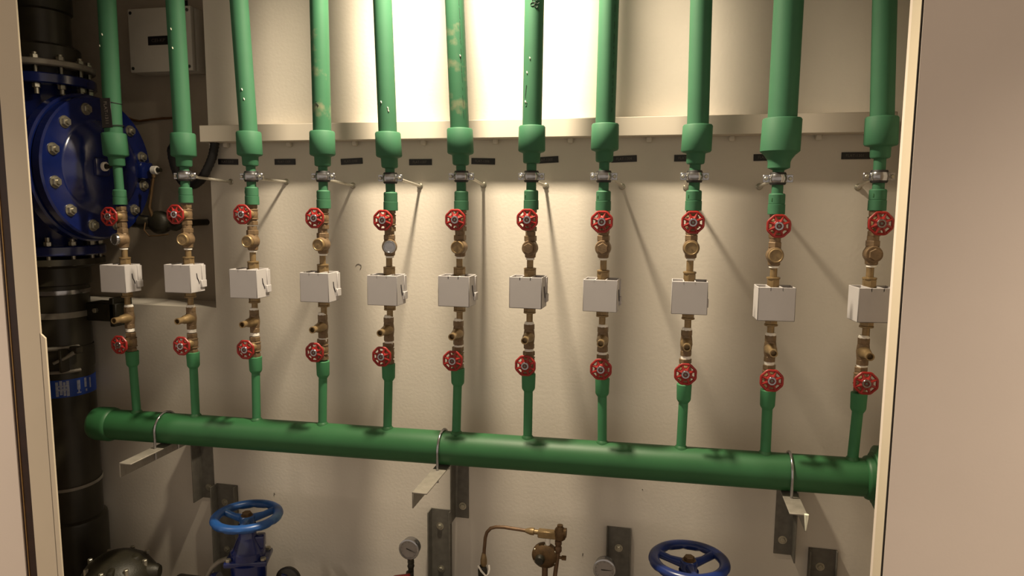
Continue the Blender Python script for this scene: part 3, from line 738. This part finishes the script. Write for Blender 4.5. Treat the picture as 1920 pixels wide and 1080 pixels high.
# check valve
ZB = zf(473, 140, .17); ZT = zf(143, 110, .17); ZD = P(190, 316, AY).z
t = thing('check_valve', 'large blue flanged check valve with round bolted side cover at far left', 'valve', (AX, AY, ZB))
h = ZT-ZB
b = MB().lathe([(.11, .0), (.115, .05), (.150, .14), (.165, h*.45), (.150, h-.14), (.115, h-.05), (.11, h)], 40)
zd = ZD-ZB
XD = P(190, 316, AY).x-AX                                    # distance of the cover face from the main's axis
b.lathe([(.16, .0), (.165, XD-.095), (.19, XD-.085)], 40, T(0, 0, zd) @ ALX)
obj('body', b, M['blue'], t)
def ring(z0, th, R, name, m): return obj(name, MB().lathe([(.08, z0-th/2), (R-.004, z0-th/2), (R, z0-th/2+.004), (R, z0+th/2-.004), (R-.004, z0+th/2), (.08, z0+th/2)], 48), m, t)
ring(0, .036, .170, 'pipe_flange', M['blue']); ring(h, .036, .172, 'pipe_flange', M['blue'])
for z_ in (0, h):
    for k in range(12):
        a = 2*PI*k/12+.13
        s_ = 1 if z_ == 0 else -1
        obj('bolt', MB().hexnut(.0135, s_*.019, s_*.034, T(.148*math.cos(a), .148*math.sin(a), z_)).cyl(.008, -.055, .050, 10, T(.148*math.cos(a), .148*math.sin(a), z_)), M['steel'], t)
# side cover facing along the wall (+x)
RC = .258; my = T(0, 0, zd) @ ALX
obj('cover_flange', MB().lathe([(.15, XD-.085), (RC+.004, XD-.084), (RC+.010, XD-.078), (RC+.010, XD-.046), (RC+.004, XD-.040)], 56, my), M['blue'], t)
cv = obj('cover', MB().lathe([(.10, XD-.040), (RC-.004, XD-.038), (RC, XD-.034), (RC, XD-.006), (RC-.006, XD), (.180, XD), (.168, XD+.006), (.150, XD+.030), (.11, XD+.046), (.05, XD+.052), (.01, XD+.053)], 56, my), M['blue'], t)
for k in range(12):
    a = 2*PI*k/12+.26
    m_ = T(0, .214*math.cos(a), zd+.214*math.sin(a)) @ ALX
    obj('cover_bolt', MB().lathe([(.0215, XD-.002), (.0215, XD+.003)], 18, m_).hexnut(.0175, XD+.002, XD+.014, m_).cyl(.0085, XD+.01, XD+.020, 10, m_), M['steel'], t)
for y_ in (-.055, .205):
    m_ = T(0, y_, zd+.004) @ ALX
    lg = obj('hinge_lug', MB().box(XD+.03 if y_ < .1 else XD-.04, XD+.062 if y_ < .1 else XD+.03, y_-.035, y_+.035, zd-.032, zd+.036, bev=.012, seg=2), M['blue'], t)
    obj('hinge_pin', MB().lathe([(.0165, XD+.05), (.0165, XD+.070), (.011, XD+.072), (.011, XD+.058)], 16, m_), M['tape'], lg)
    obj('hinge_rod', MB().cyl(.0075, XD+.055, XD+.088, 12, m_), M['olive'], lg)

# upper spool
zf0 = zf(112, 110, .17)
t = thing('upper_black_pipe', 'thick black pipe with steel ring flange above the blue check valve, top left', 'pipe', (AX, AY, zf0))
hp = ZC-zf0
obj('pipe', MB().lathe([(PR-.004, 0), (PR-.004, hp-.001)], 40), M['blackpipe'], t)
zc_ = zf(80, 130)-zf0
obj('stub_end', MB().lathe([(PR-.004, .0), (PR+.022, .004), (PR+.022, zc_), (PR+.014, zc_+.008), (PR-.004, zc_+.012)], 40), M['blackpipe'], t)
zc2 = zf(10, 130)-zf0
obj('coupler_ring', MB().lathe([(PR-.004, zc2), (PR+.004, zc2+.006), (PR+.004, hp-.001)], 40), M['olive'], t)
obj('backing_ring', MB().lathe([(.09, -.012), (.168, -.012), (.172, -.008), (.172, .006), (.168, .010), (.09, .010)], 48), M['galv'], t)
for k in range(12):
    a = 2*PI*k/12+.13
    obj('bolt', MB().hexnut(.0135, .010, .024, T(.148*math.cos(a), .148*math.sin(a), 0)).cyl(.008, -.05, .032, 10, T(.148*math.cos(a), .148*math.sin(a), 0)), M['steel'], t)
obj('gasket', MB().cyl(.125, -.05, -.012, 36), M['rubber'], t)

# dark valve lump at the bottom left
q = P(222, 1080, -.30)
t = thing('dark_valve', 'dark olive cast iron valve body with bolt heads at the bottom left corner', 'valve', q)
obj('body', MB().lathe([(.055, -q.z+.005), (.06, -.18), (.105, -.09), (.130, -.03), (.127, .01), (.102, .050), (.068, .074), (.030, .084), (.005, .086)], 28), M['olive'], t)
obj('rib', MB().box(-.012, .012, -.112, .06, -.03, .07, Matrix.Rotation(.5, 4, 'Z'), bev=.008, seg=2), M['olive'], t)
obj('side_boss', MB().lathe([(.032, .09), (.030, .134), (.022, .146), (.012, .148)], 18, T(0, 0, .012) @ Matrix.Rotation(.3, 4, 'Z') @ ALX), M['olive'], t)
obj('side_boss', MB().lathe([(.030, .02), (.028, .064), (.020, .076), (.008, .078)], 18, T(.055, .02, .0)), M['olive'], t)
for k in range(8):
    a = k*PI/4+.2
    obj('bolt', MB().hexnut(.0085, .030, .064, T(.100*math.cos(a), .100*math.sin(a), 0)), M['steel'], t)

# ------------------------------------------------------------------ junction box, hose, cable, cock in the recess
JY = REC_Y-.085
a = P(238, 17, JY); c = P(362, 133, JY); e = P(240, 137, JY)
t = thing('junction_box', 'light grey plastic junction box with black label on the recess wall', 'box', (a.x, REC_Y, e.z))
W_, H_ = c.x-a.x, a.z-e.z
obj('base', MB().box(0, W_, JY-REC_Y+.025, -.0005, 0, H_, bev=.006, seg=2), M['boxgrey'], t)
obj('lid', MB().box(0, W_, JY-REC_Y, JY-REC_Y+.0245, 0, H_, bev=.005, seg=2), M['boxgrey'], t)
for x in (.014, W_-.014):
    for z in (.016, H_-.016): obj('screw', MB().cyl(.0065, 0, .002, 12, T(x, JY-REC_Y, z) @ FWD).box(-.005, .005, -.0026, -.001, -.0008, .0008, T(x, JY-REC_Y, z)), M['chrome'], t)
lp = P(297, 76, JY)-Vector(t.location)
pl = obj('label_plate', MB().box(lp.x-.045, lp.x+.045, JY-REC_Y-.0015, JY-REC_Y+.0005, lp.z-.0165, lp.z+.0165), M['black'], t)
lm = lettering('CEI-KP', .018, .06); lm.materials.append(M['letter']); obj('lettering', lm, None, pl, (lp.x, JY-REC_Y-.0018, lp.z))
q = P(312, 5, JY)
t = thing('upper_label', 'black plate at the top edge above the junction box', 'sign', (q.x, REC_Y-.001, q.z+.01))
obj('plate', MB().box(-.03, .03, -.002, .0005, -.03, .02), M['black'], t)
hp_ = [(403, 262), (402, 275), (399, 292), (393, 308), (384, 326), (376, 338), (366, 346), (354, 348), (342, 341), (333, 328), (327, 312), (323, 296), (321, 280)]
pts = [P(x, y, -.035 if k < 5 else -.035+.02*(k-4)) for k, (x, y) in enumerate(hp_)]
fine = []
for k in range(len(pts)-1):
    for q_ in range(5): fine.append(pts[k].lerp(pts[k+1], q_/5))
fine.append(pts[-1])
fine += [P(333, 262, .10), P(338, 240, REC_Y-.02), P(336, 190, REC_Y-.02), P(335, 158, REC_Y-.02)]
rads = [(.0165 if k % 2 else .0150) for k in range(len(fine))]
t = thing('conduit_hose', 'black corrugated conduit hose looping behind the second green riser', 'hose', pts[0])
obj('hose', MB().tube([q_-pts[0] for q_ in fine], rads, 14), M['rubber'], t)
obj('gland', MB().cyl(.010, -.004, .018, 14), M['steel'], t)
pts = [P(x, y, REC_Y-.006) for x, y in ((236, 219), (250, 225), (262, 227), (285, 224), (305, 222), (330, 221), (352, 215))]
tag(obj('brown_cable', MB().tube(pts, .0045, 8), M['cable']), 'thin brown cable crossing the recess wall behind the second green riser', 'cable')
q = P(300, 417, .06)
t = thing('bypass_cock', 'olive bronze bypass cock with upright lever between the first two risers', 'valve', q)
obj('body', MB().lathe([(.02, -.036), (.040, -.026), (.045, -.008), (.045, .012), (.036, .026), (.02, .032)], 28, FWD), M['olive'], t)
pa = P(288, 330, .03)-q
obj('lever', MB().tube([(-.012, -.02, .01), (-.02, -.03, .06), (pa.x, -.03, pa.z)], [.008, .006, .0055], 10).cyl(.008, -.006, .006, 10, T(pa.x, -.03, pa.z)), M['bronze_dk'], t)
obj('inlet', MB().lathe([(.022, -.125), (.022, -.09), (.028, -.085), (.028, -.03)], 18, ALX), M['blackpipe'], t)
obj('outlet', MB().tube([(.03, 0, -.015), (.07, 0, -.02), (.10, .01, -.005), (.13, .05, .0), (.13, .108, .0)], .013, 12), M['olive'], t)
obj('lockwire', MB().tube([(-.042, -.03, .0), (-.045, -.035, -.03), (-.02, -.04, -.052), (.02, -.04, -.05), (.06, -.03, -.045)], .003, 6), M['bronze_dk'], t)
